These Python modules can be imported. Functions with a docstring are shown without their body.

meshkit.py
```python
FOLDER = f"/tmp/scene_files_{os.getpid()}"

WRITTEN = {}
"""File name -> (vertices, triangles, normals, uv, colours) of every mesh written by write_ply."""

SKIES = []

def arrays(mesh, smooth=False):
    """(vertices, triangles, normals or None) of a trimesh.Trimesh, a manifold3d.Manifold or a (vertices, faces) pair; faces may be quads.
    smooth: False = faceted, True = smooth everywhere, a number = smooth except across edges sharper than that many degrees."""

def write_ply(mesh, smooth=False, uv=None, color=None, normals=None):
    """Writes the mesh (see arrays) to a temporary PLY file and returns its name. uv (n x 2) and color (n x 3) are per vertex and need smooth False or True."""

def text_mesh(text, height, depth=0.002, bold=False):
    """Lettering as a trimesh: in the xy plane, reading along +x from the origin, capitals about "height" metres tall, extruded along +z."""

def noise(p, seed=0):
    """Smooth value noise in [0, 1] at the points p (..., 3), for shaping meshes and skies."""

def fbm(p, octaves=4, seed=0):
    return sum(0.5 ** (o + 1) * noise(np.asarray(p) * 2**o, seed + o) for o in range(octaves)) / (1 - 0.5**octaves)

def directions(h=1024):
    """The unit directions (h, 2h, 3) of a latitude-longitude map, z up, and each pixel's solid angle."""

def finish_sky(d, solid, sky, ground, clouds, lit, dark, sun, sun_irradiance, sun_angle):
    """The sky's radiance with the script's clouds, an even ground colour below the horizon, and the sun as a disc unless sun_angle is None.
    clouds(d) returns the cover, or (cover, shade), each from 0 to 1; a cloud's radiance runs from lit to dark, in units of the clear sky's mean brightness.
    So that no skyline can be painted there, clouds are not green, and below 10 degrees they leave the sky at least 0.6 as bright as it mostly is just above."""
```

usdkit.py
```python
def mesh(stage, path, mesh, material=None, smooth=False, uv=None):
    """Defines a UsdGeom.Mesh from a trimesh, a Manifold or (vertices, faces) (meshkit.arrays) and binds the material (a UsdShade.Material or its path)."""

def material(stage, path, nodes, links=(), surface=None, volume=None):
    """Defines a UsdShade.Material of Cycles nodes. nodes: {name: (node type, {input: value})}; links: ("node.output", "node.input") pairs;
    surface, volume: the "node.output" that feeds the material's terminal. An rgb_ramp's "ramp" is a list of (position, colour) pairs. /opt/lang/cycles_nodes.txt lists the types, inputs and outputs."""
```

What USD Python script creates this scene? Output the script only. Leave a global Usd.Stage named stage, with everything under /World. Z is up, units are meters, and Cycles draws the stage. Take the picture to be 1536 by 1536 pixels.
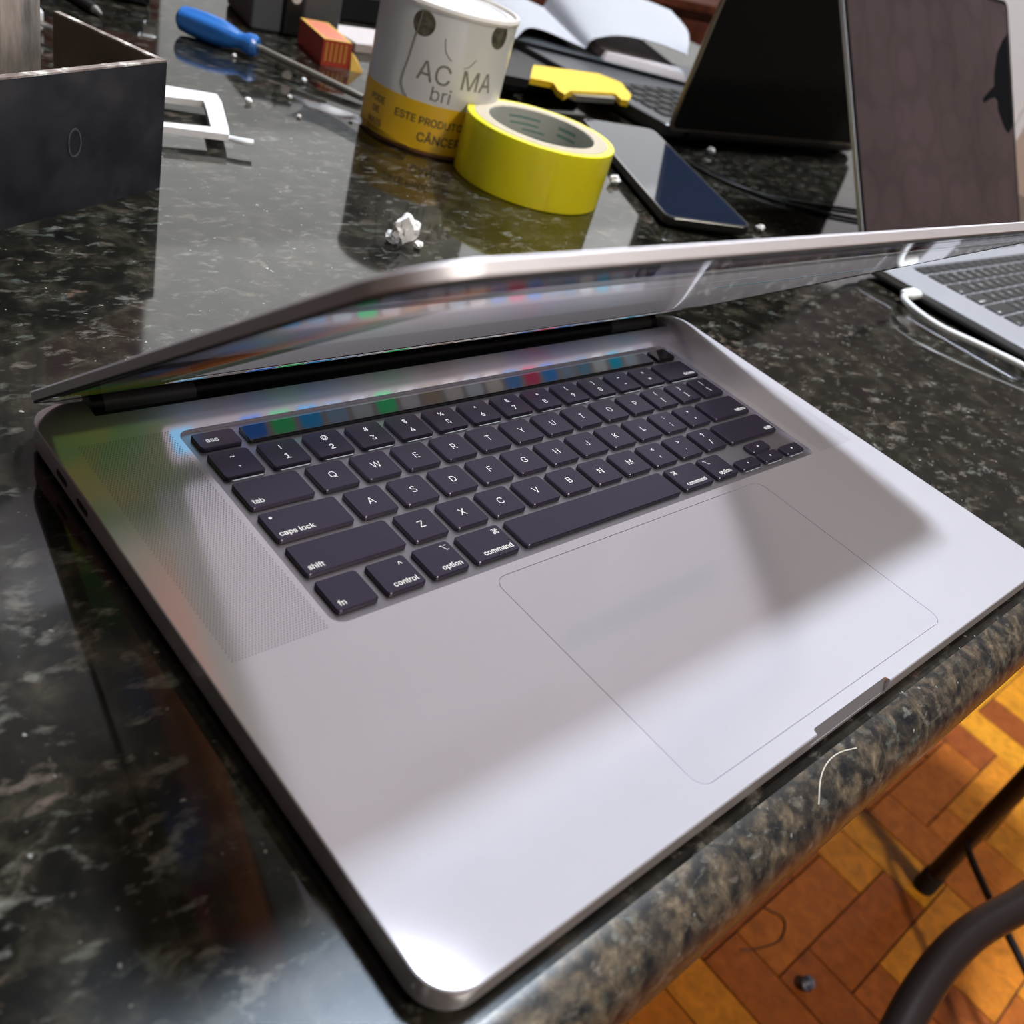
import math, random, sys
import numpy as np, trimesh
import manifold3d as m3
from manifold3d import Manifold, CrossSection
from shapely.geometry import Polygon, box as sbox
import usdkit, meshkit
from pxr import Usd, UsdGeom, UsdLux, UsdShade, Gf, Sdf, Vt

# All modelling below is in millimetres, origin at the front left corner of the near laptop's deck,
# x along its front edge, y towards its hinge, z up; ZD is the deck's height over the floor in metres.
ZD = 0.825
TT = -11.5          # counter top
FL = -825.0         # floor
stage = Usd.Stage.CreateInMemory()
UsdGeom.SetStageUpAxis(stage, 'Z'); UsdGeom.SetStageMetersPerUnit(stage, 1.0)
UsdGeom.Xform.Define(stage, '/World')
def Wp(x, y, z): return Gf.Vec3d(x / 1000, y / 1000, z / 1000 + ZD)

# ------------------------------------------------------------------ camera
RX, RY, RZ = (0.72492852, -0.633273, 0.27100545), (-0.22632897, -0.59057073, -0.77459758), (0.65057962, 0.50019149, -0.57144959)
CAM = (-92.8933, -43.7134, 196.6706)
cam = UsdGeom.Camera.Define(stage, '/World/camera')
c = Wp(*CAM)
cam.AddTransformOp().Set(Gf.Matrix4d(*RX, 0, *[-v for v in RY], 0, *[-v for v in RZ], 0, c[0], c[1], c[2], 1))
cam.CreateHorizontalApertureAttr(36.0); cam.CreateVerticalApertureAttr(36.0)
cam.CreateFocalLengthAttr(36.0 * 1406.49 / 1536)
cam.CreateClippingRangeAttr(Gf.Vec2f(0.02, 100))
cam.CreateFStopAttr(14.0); cam.CreateFocusDistanceAttr(0.37)
cam.CreateExposureAttr(0.0)

# ------------------------------------------------------------------ light: a weak grey sky for the open air, the ceiling lamp and added fills
dome = UsdLux.DomeLight.Define(stage, '/World/sky')
dome.CreateColorAttr(Gf.Vec3f(0.75, 0.85, 1.0)); dome.CreateIntensityAttr(0.05)
LAMP = (1190, 650, 3540)          # centre of the ceiling lamp's diffuser
LAMP_R, LAMP_POWER = 215, 490.0
WINDOW_GLOW = 1.55               # added panes' glow, standing in for a bright far wall
LAMP2 = (600, -1850, 2600)      # added fill lamp, out of view in front of the counter
LAMP2_POWER = 150.0
SCREEN = 1.0

# ------------------------------------------------------------------ helpers
LOOKS = {}
def look(name, nodes, links=(), surface='p.BSDF'):
    m = usdkit.material(stage, '/World/Looks/' + name, nodes, links, surface=surface); LOOKS[name] = m; return m
def plain(name, col, rough=0.5, **kw):
    d = dict(base_color=col, roughness=rough); d.update(kw)
    return look(name, {'p': ('principled_bsdf', d)})
def worn(name, stops, scale=30.0, detail=5.0, rough=(0.4, 0.6), bump=0.0, stretch=(1, 1, 1), **kw):
    n = {'g': ('geometry', {}), 'mp': ('mapping', {'scale': stretch}), 'n': ('noise_texture', {'scale': scale, 'detail': detail, 'roughness': 0.6}),
         'r': ('rgb_ramp', {'ramp': stops}), 'mr': ('map_range', {'from_min': 0.3, 'from_max': 0.7, 'to_min': rough[0], 'to_max': rough[1]}),
         'p': ('principled_bsdf', dict(kw))}
    l = [('g.position', 'mp.vector'), ('mp.vector', 'n.vector'), ('n.fac', 'r.fac'), ('r.color', 'p.base_color'), ('n.fac', 'mr.value'), ('mr.result', 'p.roughness')]
    if bump:
        n['b'] = ('bump', {'strength': bump, 'distance': 0.0008}); l += [('n.fac', 'b.height'), ('b.normal', 'p.normal')]
    return look(name, n, l)
def glow(name, col, strength): return look(name, {'e': ('emission', {'color': col, 'strength': strength})}, surface='e.emission')

USED, BASE = {}, {}
def numbered(parent, name):
    k = (parent, name); n = USED.get(k, -1) + 1; USED[k] = n
    return name if n == 0 else '%s_%03d' % (name, n)
def meta(prim, label=None, cat=None, group=None, kind=None):
    for k, v in (('label', label), ('category', cat), ('group', group), ('kind', kind)):
        if v: prim.SetCustomDataByKey(k, v)
def thing(name, label=None, cat=None, loc=(0, 0, TT), group=None, kind=None):
    p = '/World/' + numbered('/World', name)
    x = UsdGeom.Xform.Define(stage, p); x.AddTranslateOp().Set(Wp(*loc)); BASE[p] = np.array(loc, float)
    meta(x.GetPrim(), label, cat, group, kind); return p
def arr(mesh):
    if isinstance(mesh, list): mesh = trimesh.util.concatenate([tri(x) for x in mesh])
    return mesh
def tri(m):
    if isinstance(m, Manifold):
        k = m.to_mesh(); return trimesh.Trimesh(np.array(k.vert_properties[:, :3], float), np.array(k.tri_verts), process=False)
    if isinstance(m, tuple):
        v, f, _ = meshkit.arrays(m); return trimesh.Trimesh(v, f, process=False)
    return m
def part(parent, name, mesh, mat, smooth=30, label=None, kind=None):
    """mesh: in mm, world-aligned deck frame. parent: a thing's path or a part's path."""
    mesh = tri(arr(mesh)); b = BASE[parent]
    q = mesh.copy(); q.vertices = (np.asarray(q.vertices) - b) / 1000.0
    path = parent + '/' + numbered(parent, name)
    usdkit.mesh(stage, path, q, mat, smooth=smooth); BASE[path] = b
    meta(stage.GetPrimAtPath(path), label, None, None, kind); return path
def single(name, mesh, mat, label=None, cat=None, loc=(0, 0, TT), smooth=30, group=None, kind=None):
    p = '/World/' + numbered('/World', name)
    mesh = tri(arr(mesh)).copy(); mesh.vertices = (np.asarray(mesh.vertices) - np.array(loc, float)) / 1000.0
    g = usdkit.mesh(stage, p, mesh, mat, smooth=smooth); UsdGeom.Xformable(g).AddTranslateOp().Set(Wp(*loc)); BASE[p] = np.array(loc, float)
    meta(g.GetPrim(), label, cat, group, kind); return p

def CS(poly):
    polys = getattr(poly, 'geoms', [poly]); rings = []
    for g in polys:
        rings.append(np.array(g.exterior.coords)[:-1]); rings += [np.array(i.coords)[:-1] for i in g.interiors]
    return CrossSection([r for r in rings], m3.FillRule.EvenOdd)
def ext(poly, z0, z1): return CS(poly).extrude(z1 - z0).translate((0, 0, z0))
def rrect(x0, y0, x1, y1, r, n=6):
    return sbox(x0 + r, y0 + r, x1 - r, y1 - r).buffer(r, quad_segs=n) if r > 0 else sbox(x0, y0, x1, y1)
def stack(layers):
    """hull of flat polygons [(poly, z)]"""
    pts = np.vstack([np.c_[np.array(p.exterior.coords)[:-1], np.full(len(p.exterior.coords) - 1, z)] for p, z in layers])
    return Manifold.hull_points(pts)
def rbox(x0, y0, z0, x1, y1, z1, r=1.0, n=3):
    """box with all edges rounded"""
    pts = []
    s = trimesh.creation.uv_sphere(r, count=[2 * n, 4 * n]).vertices
    for x in (x0 + r, x1 - r):
        for y in (y0 + r, y1 - r):
            for z in (z0 + r, z1 - r): pts.append(s + [x, y, z])
    return Manifold.hull_points(np.vstack(pts))
def yaw(mesh, deg, at):
    m = tri(mesh).copy(); m.apply_transform(trimesh.transformations.rotation_matrix(math.radians(deg), [0, 0, 1], at)); return m
def moved(mesh, d): m = tri(mesh).copy(); m.apply_translation(d); return m
def place(mesh, origin, X, Y, Z):
    """local (x, y, z) -> origin + x X + y Y + z Z"""
    m = tri(mesh).copy(); m.vertices = np.asarray(origin) + np.asarray(m.vertices) @ np.array([X, Y, Z], float)
    if np.linalg.det(np.array([X, Y, Z], float)) < 0: m.invert()
    return m
def spline(pts, n=12):
    p = np.array(pts, float); p = np.vstack([2 * p[0] - p[1], p, 2 * p[-1] - p[-2]]); out = []
    for i in range(1, len(p) - 2):
        for t in np.linspace(0, 1, n, endpoint=False):
            a, b, c_, d = p[i - 1:i + 3]
            out.append(0.5 * (2 * b + (c_ - a) * t + (2 * a - 5 * b + 4 * c_ - d) * t * t + (3 * b - a - 3 * c_ + d) * t ** 3))
    return np.array(out + [p[-2]])
def tube(pts, r, sides=10, n=10, smooth=True):
    p = spline(pts, n) if smooth and len(pts) > 2 else np.array(pts, float)
    t = np.gradient(p, axis=0); t /= np.linalg.norm(t, axis=1, keepdims=True)
    u = np.cross(t[0], [0.13, 0.21, 0.97]); u /= np.linalg.norm(u); ring = []
    rr = np.broadcast_to(r, (len(p),)) if np.ndim(r) < 1 else np.interp(np.linspace(0, 1, len(p)), np.linspace(0, 1, len(r)), r)
    for i in range(len(p)):
        u = u - t[i] * np.dot(u, t[i]); u /= np.linalg.norm(u); w = np.cross(t[i], u)
        a = np.arange(sides) * 2 * np.pi / sides
        ring.append(p[i] + rr[i] * (np.cos(a)[:, None] * u + np.sin(a)[:, None] * w))
    v = np.vstack(ring + [p[:1], p[-1:]]); f = []
    for i in range(len(p) - 1):
        for k in range(sides):
            a, b = i * sides + k, i * sides + (k + 1) % sides
            f += [[a, b, b + sides], [a, b + sides, a + sides]]
    e0, e1 = len(v) - 2, len(v) - 1; o = (len(p) - 1) * sides
    for k in range(sides): f += [[e0, (k + 1) % sides, k], [e1, o + k, o + (k + 1) % sides]]
    return trimesh.Trimesh(v, f, process=False)
def lathe(profile, at=(0, 0, 0), sides=72):
    m = trimesh.creation.revolve(np.array(profile, float), sections=sides); m.apply_translation(at); return m
def text(s, h, bold=False, depth=0.06): return meshkit.text_mesh(s, h, depth, bold)
def centred(m, x, y, z):
    b = m.bounds; m = m.copy(); m.apply_translation([x - (b[0, 0] + b[1, 0]) / 2, y - (b[0, 1] + b[1, 1]) / 2, z - b[0, 2]]); return m

# ------------------------------------------------------------------ materials
def granite(name, rough, lift, haze, fine, base):
    n = {'g': ('geometry', {}), 'wp': ('noise_texture', {'scale': 45.0, 'detail': 2.0}), 'wa': ('vector_math', {'math_type': 'multiply_add', 'vector2': (0.012, 0.012, 0.012)}),
         'cl': ('noise_texture', {'scale': 70.0 * fine, 'detail': 6.0, 'roughness': 0.65}),
         'base': ('rgb_ramp', {'ramp': base}),
         'mp': ('mapping', {'scale': (1.0, 1.9, 1.3), 'rotation': (0, 0, 0.6)}),
         'fk': ('noise_texture', {'scale': 85.0 * fine, 'detail': 4.0, 'roughness': 0.6}), 'fr': ('rgb_ramp', {'ramp': [(0.55, (0, 0, 0)), (0.66, (0.6, 0.6, 0.6)), (0.76, (1, 1, 1))]}),
         'vc': ('voronoi_texture', {'scale': 75.0}),
         'hue': ('rgb_ramp', {'ramp': [(0.0, (0.10 * lift, 0.085 * lift, 0.06 * lift)), (0.35, (0.19 * lift, 0.17 * lift, 0.14 * lift)), (0.6, (0.10 * lift, 0.12 * lift, 0.10 * lift)), (0.8, (0.26 * lift, 0.25 * lift, 0.22 * lift)), (1.0, (0.16 * lift, 0.09 * lift, 0.06 * lift))]}),
         'sc': ('separate_color', {}),
         'mx': ('mix_color', {'blend_type': 'mix'}),
         'sp': ('noise_texture', {'scale': 330.0, 'detail': 1.0}), 'sr': ('rgb_ramp', {'ramp': [(0.76, (0, 0, 0)), (0.84, (1, 1, 1))]}),
         'm2': ('mix_color', {'blend_type': 'mix', 'b': (0.30, 0.30, 0.28)}),
         'p': ('principled_bsdf', {'roughness': rough, 'ior': 1.62}), 'hz': ('glossy_bsdf', {'roughness': 0.29, 'distribution': 'beckmann', 'color': (0.75, 0.85, 0.95)}), 'mh': ('mix_closure', {'fac': haze})}
    l = [('g.position', 'wp.vector'), ('wp.color', 'wa.vector1'), ('g.position', 'wa.vector3'), ('wa.vector', 'cl.vector'), ('cl.fac', 'base.fac'),
         ('wa.vector', 'mp.vector'), ('mp.vector', 'fk.vector'), ('fk.fac', 'fr.fac'), ('wa.vector', 'vc.vector'), ('vc.color', 'sc.color'), ('sc.r', 'hue.fac'),
         ('base.color', 'mx.a'), ('hue.color', 'mx.b'), ('fr.color', 'mx.fac'), ('g.position', 'sp.vector'), ('sp.fac', 'sr.fac'), ('mx.result', 'm2.a'), ('sr.color', 'm2.fac'),
         ('m2.result', 'p.base_color'), ('p.BSDF', 'mh.closure1'), ('hz.BSDF', 'mh.closure2')]
    return look(name, n, l, surface='mh.closure')
GRAN = granite('polished_granite', 0.055, 0.68, 0.012, 1.0, [(0.32, (0.003, 0.003, 0.003)), (0.50, (0.009, 0.0085, 0.006)), (0.62, (0.026, 0.023, 0.016)), (0.75, (0.055, 0.044, 0.03))])
NOSE = granite('worn_granite', 0.32, 0.8, 0.02, 2.3, [(0.34, (0.008, 0.009, 0.011)), (0.46, (0.03, 0.026, 0.022)), (0.58, (0.09, 0.068, 0.045)), (0.72, (0.20, 0.15, 0.10))])
def wood_block(name, src):
    n = {src: ('object_info' if src == 'o' else 'geometry', {}), 'g': ('geometry', {}),
         'tone': ('rgb_ramp', {'ramp': [(0.0, (0.29, 0.068, 0.012)), (0.3, (0.41, 0.105, 0.013)), (0.55, (0.54, 0.16, 0.014)), (0.8, (0.66, 0.24, 0.015)), (1.0, (0.74, 0.33, 0.018))]}),
         'mp': ('mapping', {'scale': (9.0, 9.0, 9.0)}), 'n': ('noise_texture', {'scale': 6.0, 'detail': 6.0, 'distortion': 0.8}),
         'mr': ('map_range', {'from_min': 0.3, 'from_max': 0.7, 'to_min': 0.72, 'to_max': 1.18}), 'mx': ('vector_math', {'math_type': 'scale'}),
         'p': ('principled_bsdf', {'roughness': 0.38, 'coat_weight': 0.25, 'coat_roughness': 0.15})}
    l = [(src + ('.random' if src == 'o' else '.random_per_island'), 'tone.fac'), ('g.position', 'mp.vector'), ('mp.vector', 'n.vector'), ('n.fac', 'mr.value'), ('tone.color', 'mx.vector1'), ('mr.result', 'mx.scale'), ('mx.vector', 'p.base_color')]
    if src != 'o': n.pop(src) if src != 'g' else None
    return look(name, n, l)
PARQ, PARQF = wood_block('parquet_wood', 'o'), wood_block('parquet_wood_field', 'g')
JOINT = plain('parquet_joint', (0.035, 0.016, 0.008), 0.8)
def alu(name, col, rough, metal=0.9, wide=0.0):
    n = {'g': ('geometry', {}), 'n': ('noise_texture', {'scale': 2500.0, 'detail': 1.0}), 'b': ('bump', {'strength': 0.05, 'distance': 0.00005}),
         'p': ('principled_bsdf', {'base_color': col, 'metallic': metal, 'roughness': rough})}
    l = [('g.position', 'n.vector'), ('n.fac', 'b.height'), ('b.normal', 'p.normal')]
    if not wide: return look(name, n, l)
    # bead-blasted anodised metal: a narrow lobe and a wide one
    n['p'] = ('glossy_bsdf', {'color': col, 'roughness': rough, 'distribution': 'beckmann'})
    n['w'] = ('principled_bsdf', {'base_color': col, 'metallic': metal, 'roughness': 0.8}); n['m'] = ('mix_closure', {'fac': wide})
    return look(name, n, l + [('b.normal', 'w.normal'), ('p.BSDF', 'm.closure1'), ('w.BSDF', 'm.closure2')], surface='m.closure')
ALU = alu('space_grey_aluminium', (0.86, 0.84, 0.89), 0.175, 0.66, 0.42)
ALUP = alu('trackpad_surface', (0.85, 0.83, 0.88), 0.17, 0.66, 0.42)
ALUS = alu('aluminium_side', (0.36, 0.355, 0.37), 0.38)
ALU2 = alu('pale_aluminium', (0.62, 0.62, 0.66), 0.42, 0.7)
KEY = plain('key_plastic', (0.019, 0.016, 0.036), 0.32, ior=1.8, specular_tint=(0.86, 0.74, 1.0))  # purple tint stands in for the lavender screen reflected in the keys
KEYWELL = alu('key_well', (0.42, 0.41, 0.44), 0.4)
LEG = look('backlit_legend', {'p': ('principled_bsdf', {'base_color': (0.8, 0.8, 0.82), 'roughness': 0.5, 'emission_color': (0.95, 0.97, 1.0), 'emission_strength': 0.42})})
LEGDIM = plain('grey_legend', (0.85, 0.86, 0.85), 0.5)
LEAK = glow('key_backlight', (0.9, 0.95, 1.0), 0.4)
GLASSB = plain('black_glass', (0.004, 0.004, 0.005), 0.04)
BLACKP = plain('black_plastic', (0.008, 0.008, 0.009), 0.45)
BLACKM = plain('matte_black', (0.005, 0.005, 0.005), 0.5, specular_ior_level=0.3)
RUBBER = plain('dark_rubber', (0.015, 0.015, 0.015), 0.8)
WHITEP = plain('white_plastic', (0.78, 0.78, 0.78), 0.4)

# ------------------------------------------------------------------ room
def slab(x0, y0, z0, x1, y1, z1): return Manifold.cube((x1 - x0, y1 - y0, z1 - z0)).translate((x0, y0, z0))
WALLM = worn('painted_wall', [(0.3, (0.80, 0.78, 0.76)), (0.7, (0.86, 0.84, 0.82))], 3.0, 4.0, (0.6, 0.8))
WALLD = worn('dark_panelling', [(0.3, (0.045, 0.03, 0.022)), (0.7, (0.08, 0.055, 0.04))], 6.0, 4.0, (0.5, 0.7), stretch=(4, 4, 0.4))
CEILM = worn('ceiling_boards', [(0.3, (0.16, 0.14, 0.12)), (0.7, (0.22, 0.19, 0.16))], 4.0, 4.0, (0.6, 0.8))
X0, X1, Y0, Y1, ZC = -2000, 3400, -2300, 2300, 3600
def struct(name, mesh, mat): return single(name, mesh, mat, kind='structure', loc=(0, 0, FL))
WX0, WX1, WZ0, WZ1 = 960, 3330, 200, 2000   # opening added in the back wall for the glow panes
struct('wall_back', [slab(X0, Y1, FL, WX0, Y1 + 120, ZC), slab(WX0, Y1, FL, WX1, Y1 + 120, WZ0), slab(WX0, Y1, WZ1, WX1, Y1 + 120, ZC), slab(WX1, Y1, FL, X1, Y1 + 120, ZC)], WALLD)
struct('wall_right', slab(X1, Y0, FL, X1 + 120, Y1 + 120, ZC), WALLD)
struct('wall_left', slab(X0 - 120, Y0, FL, X0, Y1 + 120, ZC), WALLD)
struct('wall_front', slab(X0 - 120, Y0 - 120, FL, X1 + 120, Y0, ZC), WALLD)
struct('ceiling', slab(X0 - 120, Y0 - 120, ZC, X1 + 120, Y1 + 120, ZC + 100), CEILM)
win = thing('window_1', kind='structure', loc=(WX0, Y1, WZ0))  # added window; panes glow in steps like a lit wall and ceiling
FRAME = plain('window_paint', (0.7, 0.7, 0.68), 0.4)
part(win, 'window_frame', [slab(WX0, Y1 + 20, WZ0, WX1, Y1 + 80, WZ0 + 40), slab(WX0, Y1 + 20, WZ1 - 40, WX1, Y1 + 80, WZ1), slab(WX0, Y1 + 20, WZ0 + 40, WX0 + 40, Y1 + 80, WZ1 - 40), slab(WX1 - 40, Y1 + 20, WZ0 + 40, WX1, Y1 + 80, WZ1 - 40)], FRAME)
for n_, za, zb, k_ in (('lower', WZ0 + 40, 640, 0.42), ('middle', 640, 980, 0.7), ('upper', 980, WZ1 - 40, 1.0)):
    part(win, 'window_pane', slab(WX0 + 40, Y1 + 40, za, WX1 - 40, Y1 + 48, zb), glow(n_ + '_frosted_pane', (1.0, 0.99, 0.965), WINDOW_GLOW * k_), label='frosted daylit window pane')

# floor: herringbone parquet, blocks of 70 x 210 mm
fl = thing('floor', kind='structure', loc=(0, 0, FL))
part(fl, 'subfloor', slab(X0 - 120, Y0 - 120, FL - 60, X1 + 120, Y1 + 120, FL - 3), JOINT)
w_, L_ = 70.0, 210.0
rng = random.Random(7)
def pblock(x, y, lx, ly):
    dz = rng.uniform(-0.5, 0.4); g = 0.9
    return stack([(sbox(x + g, y + g, x + lx - g, y + ly - g), FL - 3), (sbox(x + g, y + g, x + lx - g, y + ly - g), FL - 1.2 + dz), (sbox(x + g + 1, y + g + 1, x + lx - g - 1, y + ly - g - 1), FL + dz)])
ox, oy = 773.0, -12.0
cand = []
for j in range(-40, 40):
    for i in range(-45, 45):
        k = (i + j) % 6
        if k == 0: cand.append((ox + i * w_, oy + j * w_, L_, w_))
        elif k == 5: cand.append((ox + i * w_, oy + (j - 2) * w_, w_, L_))
near, rest = [], []
for b in cand:
    cx, cy = b[0] + b[2] / 2, b[1] + b[3] / 2
    if not (X0 < cx < X1 and Y0 < cy < Y1): continue
    (near if 330 < cx < 2150 and -620 < cy < 330 else rest).append(b)
near.sort(key=lambda b: (b[0] - 1000) ** 2 + (b[1] + 50) ** 2)
rest += near[280:]; near = near[:280]
for b in near: part(fl, 'parquet_block', pblock(*b), PARQ, smooth=False)
part(fl, 'parquet_block_field', [pblock(*b) for b in rest], PARQF, smooth=False, kind='stuff')

# counter
cn = thing('counter', 'dark speckled granite counter with rounded front edge under the laptops', 'counter', (0, 0, FL))
CX0, CX1, CY1 = -1300, 1340, 1060
R = 17.5
prof = [(CY1, TT), (-2, TT)] + [(-2 - R * math.sin(a), TT - R + R * math.cos(a)) for a in np.linspace(0.12, math.pi / 2, 12)] + [(-2 - R * math.sin(a), TT - R - 4 + R * math.cos(a)) for a in np.linspace(math.pi / 2, math.pi - 0.5, 9)] + [(4, TT - 2 * R - 4), (CY1, TT - 2 * R - 4)]
def along_x(profile, x0, x1):
    m = CrossSection([np.array(profile)], m3.FillRule.EvenOdd).extrude(x1 - x0)   # (a, b, t)
    return place(m, (x0, 0, 0), (0, 1, 0), (0, 0, 1), (1, 0, 0))
top_prof = [(CY1, TT), (-2, TT), (-2, TT - 2 * R - 4), (CY1, TT - 2 * R - 4)]
nose_prof = [p for p in prof if p[0] < 5 and p[0] != CY1] + [(-2, TT - 2 * R - 4)]
part(cn, 'slab', along_x(top_prof, CX0, CX1), GRAN, label='polished granite top')
part(cn, 'front_edge', along_x([(-2, TT)] + prof[2:-2] + [(-2, TT - 2 * R - 4)], CX0, CX1), NOSE, label='worn rounded granite edge')
EDGEW = worn('edge_board_wood', [(0.3, (0.20, 0.14, 0.08)), (0.7, (0.34, 0.26, 0.17))], 20.0, 5.0, (0.5, 0.7), stretch=(0.3, 3, 3))
part(cn, 'edge_board', slab(CX0 + 5, -9, TT - 2 * R - 4 - 22, CX1 - 5, 12, TT - 2 * R - 4 - 0.1), EDGEW, label='pale wooden strip under the granite edge')
CABW = worn('base_cabinet_wood', [(0.3, (0.05, 0.024, 0.012)), (0.7, (0.09, 0.045, 0.02))], 12.0, 5.0, (0.5, 0.7), stretch=(3, 3, 0.3))
part(cn, 'base', slab(CX0 + 100, 330, FL, CX1 - 60, CY1 - 60, TT - 2 * R - 4.1), CABW)

# far furniture beyond the counter
DARKW = worn('dark_red_wood', [(0.3, (0.035, 0.008, 0.004)), (0.7, (0.13, 0.030, 0.012))], 9.0, 5.0, (0.35, 0.5), stretch=(4, 4, 0.4))
sb = thing('sideboard', 'dark red-brown wooden sideboard against the far wall behind the open book', 'sideboard', (1900, 2050, FL))
part(sb, 'body', rbox(1260, 1830, FL + 60, 2650, 2295, -85, 6), DARKW)
part(sb, 'top_board', rbox(1240, 1805, -84.9, 2670, 2298, -60, 5), DARKW)
for i in range(4):
    x0 = 1275 + i * 342
    d = part(sb, 'door', rbox(x0, 1812, FL + 90, x0 + 330, 1829.9, -110, 4), DARKW)
    part(d, 'knob', lathe([(0, 0), (9, 0), (7, 8), (12, 16), (9, 24), (0, 26)], sides=20).apply_transform(trimesh.transformations.rotation_matrix(math.pi / 2, [1, 0, 0])).apply_translation([x0 + 300, 1811.9, -330]), BLACKP)
for x in (1290, 2590):
    for y in (1850, 2250): part(sb, 'foot', rbox(x, y, FL, x + 30, y + 30, FL + 59.9, 3), DARKW)
wc = thing('tall_cupboard', 'light grey cupboard at the right edge behind the brown screen', 'cupboard', (2350, 1000, FL))
CUPM = plain('cupboard_paint', (0.90, 0.88, 0.87), 0.45)
part(wc, 'body', rbox(1980, 700, FL + 40, 2700, 1180, 420, 8), CUPM)
for x0, x1 in ((1985, 2338), (2342, 2695)):
    d = part(wc, 'door', rbox(x0, 680, FL + 60, x1, 699.9, 410, 5), CUPM)
    part(d, 'handle', tube([(x1 - 40 if x0 < 2000 else x0 + 40, 668, -260), (x1 - 40 if x0 < 2000 else x0 + 40, 668, -120)], 6, 10, smooth=False), DARKW)
part(wc, 'plinth', rbox(2000, 720, FL, 2680, 1170, FL + 39.9, 3), DARKW)
wd = thing('wardrobe', 'tall dark wooden wardrobe reflected in the counter', 'wardrobe', (200, 2000, FL))
part(wd, 'body', rbox(-1500, 1850, FL, 800, 2298, 1745, 8), DARKW)
for i in range(4):
    x0 = -1490 + i * 572
    part(wd, 'door', rbox(x0, 1828, FL + 60, x0 + 570, 1849.9, 1725, 4), DARKW)

# ceiling lamp (key light) and the added fill lamp
lp = thing('ceiling_lamp', 'round white ceiling lamp above the laptop', 'lamp', (LAMP[0], LAMP[1], ZC))
part(lp, 'lamp_base', lathe([(0, 0), (LAMP_R + 20, 0), (LAMP_R + 20, -25), (LAMP_R + 8, -40), (0, -40)], (LAMP[0], LAMP[1], ZC)), WHITEP)
DIFF = look('lamp_diffuser', {'e': ('emission', {'color': (0.83, 0.905, 1.0), 'strength': LAMP_POWER})}, surface='e.emission')
part(lp, 'diffuser', lathe([(0, -60), (LAMP_R * 0.6, -58), (LAMP_R, -48), (LAMP_R + 4, -40.1), (0, -40.1)], (LAMP[0], LAMP[1], ZC)), DIFF)
lp2 = thing('pendant_lamp', 'white pendant lamp hanging over the parquet floor', 'lamp', (LAMP2[0], LAMP2[1], ZC))  # fill lamp added behind the camera to brighten fronts and floor
part(lp2, 'cord', tube([(LAMP2[0], LAMP2[1], ZC), (LAMP2[0], LAMP2[1], LAMP2[2] + 60)], 4, 8, smooth=False), WHITEP)
part(lp2, 'lamp_base', lathe([(0, 60), (40, 60), (60, 30), (225, 10), (225, -2), (0, -2)], LAMP2), WHITEP)
part(lp2, 'diffuser', lathe([(0, -30), (120, -26), (200, -12), (205, -2.1), (0, -2.1)], LAMP2), glow('warm_lamp_diffuser', (1.0, 0.92, 0.80), LAMP2_POWER))

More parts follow.
